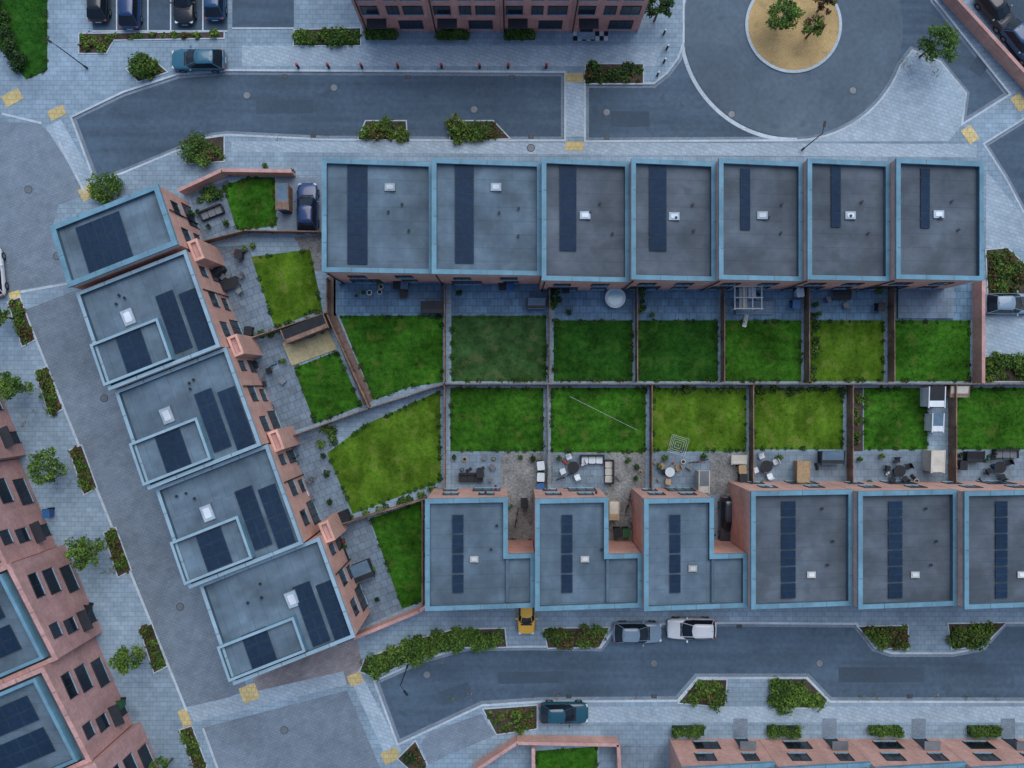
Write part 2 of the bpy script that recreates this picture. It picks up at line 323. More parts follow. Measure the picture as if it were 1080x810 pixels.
def hedge(x0,x1,y0,y1):
    p=WL([(x0,y0),(x1,y0),(x1,y1),(x0,y1)]); e=empty('clipped_hedge'); g=MB(); g.prism(offset(p,-.15),0,.6,m_leaf4); g.obj('hedge_core',e)
    leaves('hedge_leaves',[(px,py,.55,.3) for px,py in scatter(ccw(p),26,.15)],500,.12,[m_leaf,m_leaf2],e)
for x in [725,825,932,1036]: hedge(x-18,x+18,763,775)
for x in [402,478,548]: hedge(x-18,x+18,34,44)
for i in range(5):
    x,y=-4+i*7,8+i*15
    X,Y=W(x,y); e=empty('boundary_hedge'); leaves('hedge_leaves',[(X+random.uniform(-.3,.3),Y+random.uniform(-.6,.6),.6,.6) for _ in range(4)],350,.15,[m_leaf,m_leaf4],e); g=MB(); g.tube((X,Y,0),(X,Y,.7),.05,.03,m_bark); g.obj('stem',e)
for (x,y) in [(51,413),(87,496),(123,583),(161,684),(22,340)]:
    planter([(x-13,y-21),(x-1,y-26),(x+15,y+18),(x+2,y+25)],9,(.28,.55),[m_leaf,m_leaf2,m_leaf3])
def bush(px,py,r,mats=None,name='bush'):
    X,Y=W(px,py); r/=S; bl=[(X,Y,r*.6,r*.8)]
    for k in range(7):
        a=k/7*6.28+random.random(); bl.append((X+math.cos(a)*r*.6,Y+math.sin(a)*r*.6,r*random.uniform(.3,.7),r*random.uniform(.35,.5)))
    e=empty(name); leaves('bush_leaves',bl,420,.15,mats or [m_leaf,m_leaf2],e); g=MB(); g.tube((X,Y,0),(X,Y,r*.6),.06,.03,m_bark); g.obj('stem',e)
bush(213,162,19,[m_leaf2,m_leaf3,m_leaf]); bush(115,200,18,[m_leaf,m_leaf2,m_leaf2]); bush(152,72,14,[m_leaf2,m_leaf])
planter([(196,172),(206,148),(236,144),(236,170)],3,(.3,.5))
def tree(px,py,h,r,mats=None,n=330):
    X,Y=W(px,py); e=empty('street_tree'); g=MB()
    g.tube((X,Y,0),(X+.05,Y+.03,h*.5),.10,.065,m_bark,9); g.tube((X+.05,Y+.03,h*.5),(X,Y+.05,h*.92),.065,.02,m_bark)
    bl=[]
    for k in range(14):
        a=k*2.4; z0=h*random.uniform(.38,.75); rr=r*random.uniform(.35,.95)*(1.1-(z0/h-.38)); tip=(X+math.cos(a)*rr,Y+math.sin(a)*rr,z0+h*.13)
        g.tube((X+.03,Y+.03,z0),tip,.035,.01,m_bark,5); bl.append((*tip,r*random.uniform(.26,.42)))
    bl.append((X,Y,h*.9,r*.4)); g.obj('trunk_and_limbs',e)
    leaves('crown',bl,n/(r**.5),.17,mats or [m_leaf2,m_leaf],e,.9)
for a in [(32,408,4.2,1.2),(65,489,4.4,1.35),(107,574,4.6,1.45),(149,684,4.4,1.2),(14,336,4,1.1)]: tree(*a,mats=[m_leaf2,m_leaf,m_leaf2])
tree(970,60,4.6,1.6,[m_leaf,m_leaf2]); tree(818,30,3.8,1.4,[m_leaf,m_leaf2]); tree(850,40,3.5,.9,[m_leaf2,m_leaf3],160); tree(862,12,3.2,.8,[m_leaf3],160)
tree(690,22,5,1.0,[m_leaf,m_leaf4]); tree(182,800,4,.9)
# fallen leaves and grit along kerbs
bl=[]
for (x,y,w,h) in [(40,430,30,30),(75,505,30,30),(115,590,30,30),(155,695,25,25),(970,62,35,30),(213,168,30,18),(115,205,25,20),(450,690,70,16),(640,735,300,5),(300,144,200,4),(950,735,200,5),(405,302,60,20),(620,500,80,40),(740,500,80,40),(230,300,40,60)]:
    for _ in range(10):
        X,Y=W(x+random.uniform(-w,w)*.6,y+random.uniform(-h,h)*.6); bl.append((X,Y,.0,random.uniform(.2,.5)))
leaves('fallen_leaves',bl,6,.07,[m_leaf3,m_tan,m_leaf2],None,.02)
# ------------------------------------------------------------ lawns
def lawn(pts,k=0,edge=True):
    p=ccw(WL(pts)); e=empty('lawn'); g=MB(); g.poly(p,.02,lawns[k]); g.obj('turf',e)
    area=abs(sum(p[i][0]*p[(i+1)%len(p)][1]-p[(i+1)%len(p)][0]*p[i][1] for i in range(len(p))))/2
    xs=np.array(p); lo=xs.min(0); hi=xs.max(0); n=int(area*26)
    pts_=[]
    while len(pts_)<n:
        x=random.uniform(lo[0],hi[0]); y=random.uniform(lo[1],hi[1])
        if inpoly(p,x,y): pts_.append((x,y))
    A=np.array(pts_); c=np.concatenate([A,np.full((n,1),.02)],1); an=rng.random(n)*6.28; s=.035+.05*rng.random(n)
    d=np.stack([np.cos(an)*s,np.sin(an)*s,np.zeros(n)],1); t=c+np.stack([rng.normal(size=n)*.05,rng.normal(size=n)*.05,.03+.05*rng.random(n)],1)
    V=np.stack([c-d,c+d,t],1).reshape(-1,3)
    me=bpy.data.meshes.new('grass'); me.from_pydata(V.tolist(),[],np.arange(n*3).reshape(-1,3).tolist()); me.materials.append(lawns[k]); me.update()
    o=bpy.data.objects.new('grass',me); scene.collection.objects.link(o); o.parent=e
    if edge:
        n2=len(p); bl=[]; q=offset(p,-.1)
        for i in range(n2):
            a=Vector(q[i]);b=Vector(q[(i+1)%n2]);L_=(b-a).length
            for j in range(int(L_/.35)):
                if random.random()<.55:
                    w=a.lerp(b,random.random()); bl.append((w.x,w.y,.06,random.uniform(.1,.28)))
        if bl: leaves('edge_growth',bl,380,.09,[m_leaf,m_grass,m_leaf4],e,.7)
lawn([(358,333),(467,333),(467,403),(432,408),(394,422)],0)
lawn([(476,333),(576,333),(576,402),(476,402)],3)
lawn([(584,338),(667,338),(667,402),(584,402)],1)
lawn([(673,338),(757,338),(757,402),(673,402)],1)
lawn([(763,338),(845,338),(845,402),(763,402)],0)
lawn([(851,338),(932,338),(932,402),(851,402)],2)
lawn([(940,338),(1023,338),(1023,402),(940,402)],0)
lawn([(475,409),(573,409),(573,476),(475,476)],0)
lawn([(581,409),(681,409),(681,477),(581,477)],0)
lawn([(688,409),(787,409),(787,476),(688,476)],2)
lawn([(794,409),(889,409),(889,474),(794,474)],2)
lawn([(911,409),(978,409),(978,474),(911,474)],0)
lawn([(1003,409),(1140,409),(1140,474),(1003,474)],0)
lawn([(345,478),(385,448),(464,412),(465,508),(420,524),(372,542)],2)
lawn([(390,547),(447,528),(447,634),(424,642)],0)
lawn([(235,196),(262,187),(290,187),(292,238),(250,243)],0)
lawn([(265,271),(327,263),(340,326),(290,346)],2)
lawn([(310,388),(356,370),(381,428),(332,447)],0)
lawn([(565,792),(630,787),(630,850),(565,850)],0)
lawn([(-80,-60),(50,-60),(50,74),(28,84),(-10,40),(-80,-10)],1)
def patio(pts,m): sheet('patio',pts,m,z=.012)
for a,b,y0,y1 in [(352,468,280,333),(476,578,280,333),(585,668,280,338),(673,757,280,338),(763,845,280,338),(851,932,280,338),(940,1025,280,338)]:
    patio([(a,y0),(b,y0),(b,y1),(a,y1)],m_patio)
for a,b,m in [(475,573,m_patio2),(581,681,m_patio3),(688,787,m_patio2),(794,895,m_patio2),(900,996,m_patio2),(1003,1140,m_patio2)]:
    patio([(a,476),(b,476),(b,600),(a,600)],m)
sheet('patio',[(583,478),(640,478),(640,520),(583,520)],m_patio2,z=.018)
sheet('gravel_strip',[(528,478),(573,478),(573,600),(528,600)],m_patio3,z=.018)
sheet('gravel_strip',[(748,478),(787,478),(787,522),(748,522)],m_patio3,z=.018)
sheet('driveway',[(748,522),(790,522),(790,600),(748,600)],m_setts,z=.018)
patio([(200,205),(240,190),(252,245),(215,258)],m_patio_r)
patio([(215,262),(262,258),(288,346),(258,362)],m_patio_r)
sheet('driveway',[(292,187),(340,187),(340,246),(292,246)],m_setts,z=.012)
sheet('footpath',[(310,250),(340,248),(340,286),(330,286)],m_patio3,z=.012)
patio([(257,366),(305,350),(334,446),(290,462)],m_patio_r)
patio([(298,468),(345,455),(372,545),(345,556)],m_patio_r)
patio([(346,560),(388,546),(426,642),(376,664)],m_patio_r)
g=MB(); g.prism(WL([(298,362),(345,344),(356,368),(308,386)]),0,.12,m_tan,m_deck); g.obj('timber_deck')
sheet('patio',[(632,786),(704,786),(704,850),(632,850)],m_patio2,z=.012)
sheet('soil_strip',[(345,292),(354,292),(354,330),(394,422),(384,428),(345,332)],m_path,z=.012)
sheet('soil_strip',[(893,409),(910,409),(910,476),(893,476)],m_soil,z=.012)
# ------------------------------------------------------------ fences / walls
def fence(p0,p1,h=1.45,name='timber_fence',m=None):
    m=m or m_wood; a=Vector(W(*p0)); b=Vector(W(*p1)); d=b-a; L_=d.length; ang=math.atan2(d.y,d.x); n=max(1,round(L_/1.85)); g=MB(); dn=d.normalized()
    for i in range(n+1):
        q=a+d*(i/n); g.box(q.x,q.y,0,.1,.1,h+.06,m,rot=ang)
    for i in range(n):
        q=a+d*((i+.5)/n); w=L_/n-.11; hh=h-random.uniform(.0,.06)
        g.box(q.x,q.y,.04,w,.03,hh-.04,m,rot=ang); g.box(q.x,q.y,hh,w,.075,.03,m,rot=ang)
        nn=Vector((-dn.y,dn.x))
        for z in (.35,1.1): 
            c=q+nn*.035; g.box(c.x,c.y,z,w,.035,.07,m,rot=ang)
    return g.obj(name)
def wall(p0,p1,h=1.5,t=.22,name='brick_wall',m=None):
    a=Vector(W(*p0)); b=Vector(W(*p1)); d=b-a; c=(a+b)/2; ang=math.atan2(d.y,d.x); g=MB()
    g.box(c.x,c.y,0,d.length,t,h,m or m_brick,rot=ang); g.box(c.x,c.y,h,d.length+.04,t+.06,.06,m_brick2,rot=ang); return g.obj(name)
F=[((470,298),(470,402)),((579,298),(579,402)),((670,298),(670,402)),((760,298),(760,402)),((848,298),(848,402)),((936,298),(936,402)),
((470,405),(1160,405)),((470,407),(470,522)),((577,407),(577,520)),((685,407),(685,520)),((790,407),(790,516)),((893,407),(893,512)),((1000,407),(1000,512)),
((348,296),(348,332)),((348,332),(392,430)),((275,472),(392,430)),((392,430),(470,405)),((343,556),(450,524)),((255,362),(345,332)),((216,258),(262,246)),((262,246),(340,247)),((447,527),(447,636))]
for a,b in F: fence(a,b)
for a,b in [((195,205),(240,184)),((240,184),(312,185)),((376,668),(444,640)),((444,640),(456,632)),((1027,298),(1027,404)),((500,806),(545,776)),((545,776),(650,778)),((535,583),(566,583)),((648,583),(680,583)),((990,-5),(1086,100))]: wall(a,b)
wall((650,778),(655,900)); wall((562,782),(562,900))
# ------------------------------------------------------------ buildings
def win(g,p0,p1,s,z0,w,h,door=False,bars=1):
    a=Vector(p0);b=Vector(p1);d=(b-a).normalized(); n=Vector((d.y,-d.x)); ang=math.atan2(d.y,d.x)
    c=a+d*s
    def bx(off,out,z,sx,sy,hh,m):
        q=c+d*off+n*out; g.box(q.x,q.y,z,sx,sy,hh,m,rot=ang)
    bx(0,.012,z0,w,.05,h,m_glass)
    t=.06
    bx(-w/2,.03,z0-t,t,.08,h+2*t,m_frame); bx(w/2,.03,z0-t,t,.08,h+2*t,m_frame)
    bx(0,.028,z0+h,w-t,.08,t,m_frame); bx(0,.045,z0-t,w-t,.12,t,m_cop2 if not door else m_grey)
    for k in range(bars): bx(-w/2+w*(k+1)/(bars+1),.025,z0,.05,.06,h,m_frame)
def building(poly,h,roofm,name='terraced_house',cop=None,cw=.31,brick=None,up=.45,fas=.30):
    p=ccw(poly); e=empty(name); hz=h if callable(h) else (lambda x,y:h)
    g=MB(); g.strip(p,-.1,lambda x,y:hz(x,y)-fas+.02,brick or m_brick); g.obj('walls',e)
    cop=cop or m_cop
    o=offset(p,.05); i=offset(p,-cw)
    g=MB(); g.strip(o,lambda x,y:hz(x,y)-fas,hz,cop); g.ring(o,i,hz,cop); g.strip(i,lambda x,y:hz(x,y)-up-.03,hz,m_upst,flip=True)
    g.ring(p,o,lambda x,y:hz(x,y)-fas,cop); g.obj('parapet',e)
    g=MB(); q=offset(p,-(cw-.05)/2); n=len(q)
    for k in range(n):
        a=Vector(q[k]);b=Vector(q[(k+1)%n]);d=b-a;L_=d.length; m_=int(L_/2.4)
        for j in range(1,m_+1):
            c=a+d*(j/(m_+1)); g.box(c.x,c.y,hz(c.x,c.y)-.02,.05,cw+.04,.035,m_grey,rot=math.atan2(d.y,d.x))
    if g.v: g.obj('coping_joints',e)
    g=MB(); g.poly(offset(p,-cw+.02),lambda x,y:hz(x,y)-up,roofm); g.obj('roof',e)
    return e,p,hz
def solar(e,cx,cy,w,l,nx,ny,hz,up=.45,rot=0):
    g=MB(); c,s=math.cos(rot),math.sin(rot)
    for i in range(nx):
        for j in range(ny):
            x0=-w/2+w*i/nx+.012;x1=-w/2+w*(i+1)/nx-.012;y0=-l/2+l*j/ny+.012;y1=-l/2+l*(j+1)/ny-.012
            q=[(cx+x*c-y*s,cy+x*s+y*c) for x,y in [(x0,y0),(x1,y0),(x1,y1),(x0,y1)]]
            f=lambda x,y:hz(x,y)-up+.14; g.strip(q,lambda x,y:hz(x,y)-up+.08,f,m_sfr); g.poly(q,f,m_sfr)
            g.poly(offset(q,-.03),lambda x,y:f(x,y)+.006,m_solar)
    for j in (-.35,.35):
        q=[(cx+x*c-y*s,cy+x*s+y*c) for x,y in [(-w/2-.05,j*l-.03),(w/2+.05,j*l-.03),(w/2+.05,j*l+.03),(-w/2-.05,j*l+.03)]]
        g.strip(q,lambda x,y:hz(x,y)-up,lambda x,y:hz(x,y)-up+.07,m_grey); g.poly(q,lambda x,y:hz(x,y)-up+.07,m_grey)
    g.obj('solar_panels',e)
def rooflight(e,x,y,hz,up=.45,s=.75,rot=0,col=None):
    g=MB(); z=hz(x,y)-up; g.box(x,y,z-.05,s,s*.75,.2,m_grey,rot); g.box(x,y,z+.15,s*.92,s*.68,.04,col or m_lens,rot); g.box(x,y,z+.19,s*.6,s*.4,.04,m_white,rot,bev=.06); g.obj('rooflight',e)
def vent(e,x,y,hz,up=.45):
    g=MB(); z=hz(x,y)-up; g.cyl(x,y,z-.03,.07,.25,m_grey,10); g.cyl(x,y,z+.22,.11,.04,m_dark,10); g.obj('roof_vent',e)
ZH,ZL=7.5,6.35
tx=[340,456,572,666.5,759,852.5,946]; tl=[W(x,0,ZH)[0] for x in tx]; tr=tl[1:]+[W(1037,0,ZL)[0]]
for i in range(7):
    x0=tl[i]; x1=tr[i]-(.07 if i<6 else 0)
    yb=W(0,167.5,ZH)[1]; yf=W(0,[286,288,295,294,294,294,293.5][i],ZH)[1]
    hz=(lambda x0,x1:(lambda x,y: ZH+(ZL-ZH)*(x-x0)/(x1-x0)))(x0,x1)
    e,p,_=building([(x0,yf),(x1,yf),(x1,yb),(x0,yb)],hz,roofs[0] if i in(0,1) else roofs[1])
    sx=[377.5,490,599,693.5,785.5,881,975][i]; sw=[21,20,18,19,11,11,10.5][i]; sy0,sy1=[(175,279),(174,278),(176,265),(175,265),(178,243),(176,240),(178,241)][i]
    zc=6.6; a=W(sx,(sy0+sy1)/2,zc); k=(1-zc/H)/S
    solar(e,a[0],a[1],sw*k,(sy1-sy0)*k,1,[7,7,6,6,4,4,4][i],hz)
    vx,vy=[(411,197),(523,197),(617,227),(711,228),(804,227),(897,227),(990,226)][i]; a=W(vx,vy,zc); rooflight(e,a[0],a[1],hz,s=.85)
    for vx,vy in [(-26,40),(-20,70),(-40,52)]:
        a=W([453,570,663,755,848,940,1033][i]+vx+random.uniform(-4,4),175+vy+random.uniform(-4,4),zc); vent(e,a[0],a[1],hz)
    g=MB(); w=x1-x0
    for s_,z0,ww,hh,b in [(w*.28,.15,2.4,2.1,2),(w*.72,.9,1.2,1.2,1),(w*.25,3.4,1.3,1.4,1),(w*.7,3.4,1.3,1.4,1)]: win(g,p[0],p[1],s_,z0,ww,hh,bars=b)
    for s_,z0 in [(w*.25,3.4),(w*.7,3.4),(w*.3,.9)]: win(g,p[2],p[3],s_,z0,1.2,1.3)
    g.obj('windows',e)
    g=MB(); g.tube((x0+.2,yf-.09,0),(x0+.2,yf-.09,6.6),.05,.05,m_dark); g.obj('downpipe',e)
for i in range(7):
    x_l=[449,565,680,793,906,1018,1131][i]; nx=[565,680,793,906,1018,1131,1244][i]
    x0=W(x_l,0,ZH)[0]; x1=W(nx,0,ZH)[0]-.07
    hz=(lambda x0,x1:(lambda x,y: ZH+(ZL-ZH)*(x-x0)/(x1-x0)))(x0,x1)
    yb=W(0,644 if i<3 else 642,ZH)[1]
    if i<3:
        yt=W(0,527,ZH)[1]; xm=W([535,641,752][i],0,6.6)[0]; ym=W(0,585,6.6)[1]
        pl=[(x0,yb),(x1,yb),(x1,ym),(xm,ym),(xm,yt),(x0,yt)]
    else:
        yt=W(0,519,ZH)[1]; pl=[(x0,yb),(x1,yb),(x1,yt),(x0,yt)]
    e,p,_=building(pl,hz,roofs[0] if i<3 else roofs[1])
    sx=[483,598,712,832,945,1057,1170][i]; zc=6.8; k=(1-zc/H)/S; sw=[12,12,12,16,16,14,14][i]
    y0,y1=(542,626) if i<3 else (528,632)
    a=W(sx,(y0+y1)/2,zc); n_=4 if i<3 else 6; seg=(y1-y0)*k/n_
    for j in range(n_):
        solar(e,a[0],a[1]+(j-(n_-1)/2)*seg,sw*k,seg*.93,1,2,hz)
    vx,vy=[(500,590),(617,590),(731,600),(857,607),(967,607),(1080,607),(1190,607)][i]; a=W(vx,vy,zc); rooflight(e,a[0],a[1],hz,s=.7,col=m_cream)
    for vv in [(30,70),(60,35),(45,10)]:
        a=W(vx+vv[0]*.4,vy-vv[1],zc); vent(e,a[0],a[1],hz)
    if i<3:
        g=MB(); a=W(0,585,6.6)[1]; yy0=yb+.36; g.box(xm,(a+yy0)/2,hz(xm,0)-.46,.22,abs(a-yy0)-.02,.30,m_upst); g.obj('roof_kerb',e)
    g=MB(); top0,top1=(p[-2],p[-1]); w=(Vector(top0)-Vector(top1)).length
    for s_,z0,ww,hh,b in [(w*.28,.15,2.2,2.1,2),(w*.76,.9,1.1,1.2,1),(w*.27,3.4,1.2,1.4,1),(w*.73,3.4,1.2,1.4,1)]: win(g,top0,top1,s_,z0,ww,hh,bars=b)
    w=x1-x0
    for s_,z0 in [(w*.2,3.4),(w*.7,3.4),(w*.5,.9)]: win(g,p[0],p[1],s_,z0,1.2,1.3)
    g.obj('windows',e)
# west terrace (turned)
ux,uy=.367,-.93; vx_,vy_=.93,.367
O=W(50,238,7.0); K=(1-7/H)/S
def LP(a,b): return (O[0]+(ux*a+vx_*b)*K, O[1]+(uy*a+vy_*b)*K)
def ainv(x,y): return ((x-O[0])*ux+(y-O[1])*uy)/K
rotU=math.atan2(uy,ux)
units=[(0,70,0,122),(76,186,0,124),(188,298,0,126),(300,410,2,129),(412,521,8,144)]
for i,(a0,a1,b0,b1) in enumerate(units):
    z0_,z1_=(6.6,7.5) 
    hz=(lambda a0,a1:(lambda x,y: z0_+(z1_-z0_)*(ainv(x,y)-a0)/(a1-a0)))(a0,a1)
    e,p,_=building([LP(a0,b0),LP(a1,b0),LP(a1,b1),LP(a0,b1)],hz,roofs[2],cop=m_cop if i in(0,) else m_cop2,cw=.22 if i else .36)
    if i==0:
        q=LP(37,48); solar(e,q[0],q[1],54*K,50*K,3,5,hz,rot=rotU)
    else:
        last=i==4
        bb=74 if not last else 84; s0=a0+58 if not last else a0+66
        hz2=lambda x,y,hz=hz: hz(x,y)+.32
        pp=ccw([LP(s0,b0-2.5),LP(a1-5,b0-2.5),LP(a1-5,b0+bb),LP(s0,b0+bb)])
        g=MB(); o=offset(pp,.03); ii=offset(pp,-.2); g.strip(pp,lambda x,y:hz(x,y)-.5,hz2,m_cop); g.ring(pp,ii,hz2,m_cop2); g.strip(ii,lambda x,y:hz2(x,y)-.4,hz2,m_upst,flip=True); g.poly(offset(pp,-.18),lambda x,y:hz2(x,y)-.38,roofs[2]); g.obj('raised_roof',e)
        sa=(s0+a1-5)/2; q=LP(sa,b0+38); solar(e,q[0],q[1],40*K,28*K,3,2,hz2,up=.38,rot=rotU)
        off=0 if not last else 14
        for db in (-12,12):
            q=LP((a0+70 if not last else a0+75)+db*.3,b0+98+off+db); solar(e,q[0],q[1],66*K,20*K,4,2,hz,rot=rotU)
        q=LP(a0+44 if not last else a0+50,b0+42 if not last else b0+86); rooflight(e,q[0],q[1],hz,s=1.3,rot=rotU,col=m_lens)
        for _ in range(3):
            q=LP(a0+random.uniform(15,50),b0+random.uniform(15,100)); vent(e,q[0],q[1],hz)
    g=MB()
    E0=LP(a1,b1); E1=LP(a0,b1); w=(Vector(E1)-Vector(E0)).length
    specs=[(w*.2,.15,1.9,2.1,2),(w*.5,.9,1.0,1.2,1),(w*.82,.1,1.0,2.1,0),(w*.2,3.5,1.2,1.5,1),(w*.52,3.5,1.2,1.5,1),(w*.82,3.5,.8,1.3,0)] if i else [(w*.25,.9,1.1,1.3,1),(w*.7,.1,1.9,2.1,1),(w*.25,3.5,1.1,1.4,1),(w*.7,3.5,1.1,1.4,1)]
    for s_,zz,ww,hh,b in specs: win(g,E0,E1,s_,zz,ww,hh,bars=b)
    if i==0:
        for s_ in (2.5,6): win(g,LP(a0,b1),LP(a0,b0),s_,3.5,1.1,1.3)
    g.obj('windows',e)
    if i:
        q=[LP(a0-13,b1-.5),LP(a0+10,b1-.5),LP(a0+10,b1+11),LP(a0-13,b1+11)]
        g=MB(); q=ccw(q); g.strip(q,0,5.2,m_brick); q2=offset(q,-.2); g.ring(q,q2,5.2,m_brick); g.strip(q2,4.9,5.2,m_brick,flip=True); g.poly(q2,4.92,m_brick2); g.obj('brick_bay',e)
    q=Vector(E0).lerp(Vector(E1),.6)+Vector((vx_,vy_))*.08; g=MB(); g.tube((q.x,q.y,0),(q.x,q.y,6.2),.05,.05,m_dark); g.obj('downpipe',e)
# south-west terrace
for j in range(5):
    st=-1+j
    b0=Vector(W(28+40*st,480+93.5*st)); b1=Vector(W(28+40*(st+1),480+93.5*(st+1)))
    d=(b1-b0).normalized(); inn=Vector((d.y,-d.x)); 
    if inn.x>0: inn=-inn
    sh=inn*(.7 if j%2 else 0); p=[b0+sh+d*.04,b1+sh-d*.04,b1+inn*11+sh,b0+inn*11+sh]
    pl=[tuple(v) for v in p]
    hz=(lambda b0,d:(lambda x,y: 8.3-.11*((Vector((x,y))-b0).dot(d))))(b0,d)
    e,pp,_=building(pl,hz,roofs[1],name='terraced_house',brick=m_brick2,cop=m_brick2,cw=.3,up=.5)
    q=[b0+inn*.75+sh+d*.5,b1+inn*.75+sh-d*.5,b1+inn*10+sh-d*.5,b0+inn*10+sh+d*.5]; q=ccw([tuple(v) for v in q])
    g=MB(); ii=offset(q,-.26); g.strip(q,lambda x,y:hz(x,y)-.55,lambda x,y:hz(x,y)+.25,m_cop); g.ring(q,ii,lambda x,y:hz(x,y)+.25,m_cop); g.strip(ii,lambda x,y:hz(x,y)-.2,lambda x,y:hz(x,y)+.25,m_upst,flip=True); g.poly(offset(q,-.24),lambda x,y:hz(x,y)-.18,roofs[0]); g.obj('raised_roof',e)
    for dd_ in (-1.35,1.35):
        c=Vector(b0)+inn*4.3+d*(3.9+dd_)+sh; solar(e,c.x,c.y,2.1,4.4,2,4,hz,up=.18,rot=math.atan2(d.y,d.x))
    g=MB(); E0,E1=p[1],p[0]; w=(E1-E0).length
    dd=(E1-E0).normalized()
    if Vector((dd.y,-dd.x)).dot(inn)>0: E0,E1=E1,E0
    for s_,z0,ww,hh,b in [(w*.2,.1,1.0,2.1,0),(w*.65,.7,2.2,1.5,2),(w*.22,3.3,1.1,1.4,1),(w*.7,3.3,2.0,1.4,1),(w*.25,5.6,1.1,1.1,1),(w*.72,5.6,1.9,1.1,1)]: win(g,E0,E1,s_,z0,ww,hh,bars=b)
    g.obj('windows',e)
    q=Vector(E0).lerp(Vector(E1),.2)-inn*.4; g=MB(); g.box(q.x,q.y,2.45,1.7,.8,.12,m_frame,rot=math.atan2(d.y,d.x)); g.obj('door_canopy',e)
# north building
y=W(0,33)[1]; xs=[W(x,0)[0] for x in (384,456,528,600,673)]
for j in range(4):
    x0,x1=xs[j],xs[j+1]-.02; e,p,_=building([(x0,y),(x1,y),(x1,y+11),(x0,y+11)],9.4+.001*j,roofs[0],brick=m_brick2)
    g=MB(); w=x1-x0
    for z0,hh in [(3.5,1.5),(6.2,1.4)]:
        for s_,ww in [(w*.2,1.3),(w*.52,.9),(w*.8,1.5)]: win(g,p[0],p[1],s_,z0,ww,hh)
    win(g,p[0],p[1],w*.25,.1,1.0,2.1,door=True,bars=0); win(g,p[0],p[1],w*.72,.6,1.9,1.6,bars=2); g.obj('windows',e)
    g=MB(); g.box(x0+w*.25,y-.4,2.5,1.6,.8,.12,m_frame); g.box(x0+w*.25,y-.35,0,1.4,.7,.08,m_pave2); g.obj('door_canopy',e)
    g=MB(); g.tube((x0+.3,y-.09,0),(x0+.3,y-.09,9),.05,.05,m_dark); g.obj('downpipe',e)
# south-east terrace along bottom edge
y=W(0,779)[1]; xs=[W(x,0)[0] for x in (706,800,894,988,1082,1176)]
for j in range(5):
    x0,x1=xs[j],xs[j+1]-.03; hz=(lambda x0,x1:(lambda x,y:5.9-1.0*(x-x0)/(x1-x0)))(x0,x1)
    e,p,_=building([(x0,y-10),(x1,y-10),(x1,y),(x0,y)],hz,roofs[1])
    g=MB(); w=x1-x0
    for s_,z0,ww,hh,b in [(w*.2,.1,1.0,2.1,0),(w*.62,.7,2.0,1.4,2),(w*.22,3.1,1.1,1.3,1),(w*.7,3.1,1.5,1.3,1)]: win(g,p[2],p[3],s_,z0,ww,hh,bars=b)
    g.obj('windows',e)
    g=MB(); g.box(x1-w*.2,y+.4,2.4,1.3,.7,.1,m_grey); g.obj('door_canopy',e)
    g=MB(); g.box(x1-w*.2,y+.9,0,1.2,1.6,.02,m_setts); g.obj('doorstep',e)
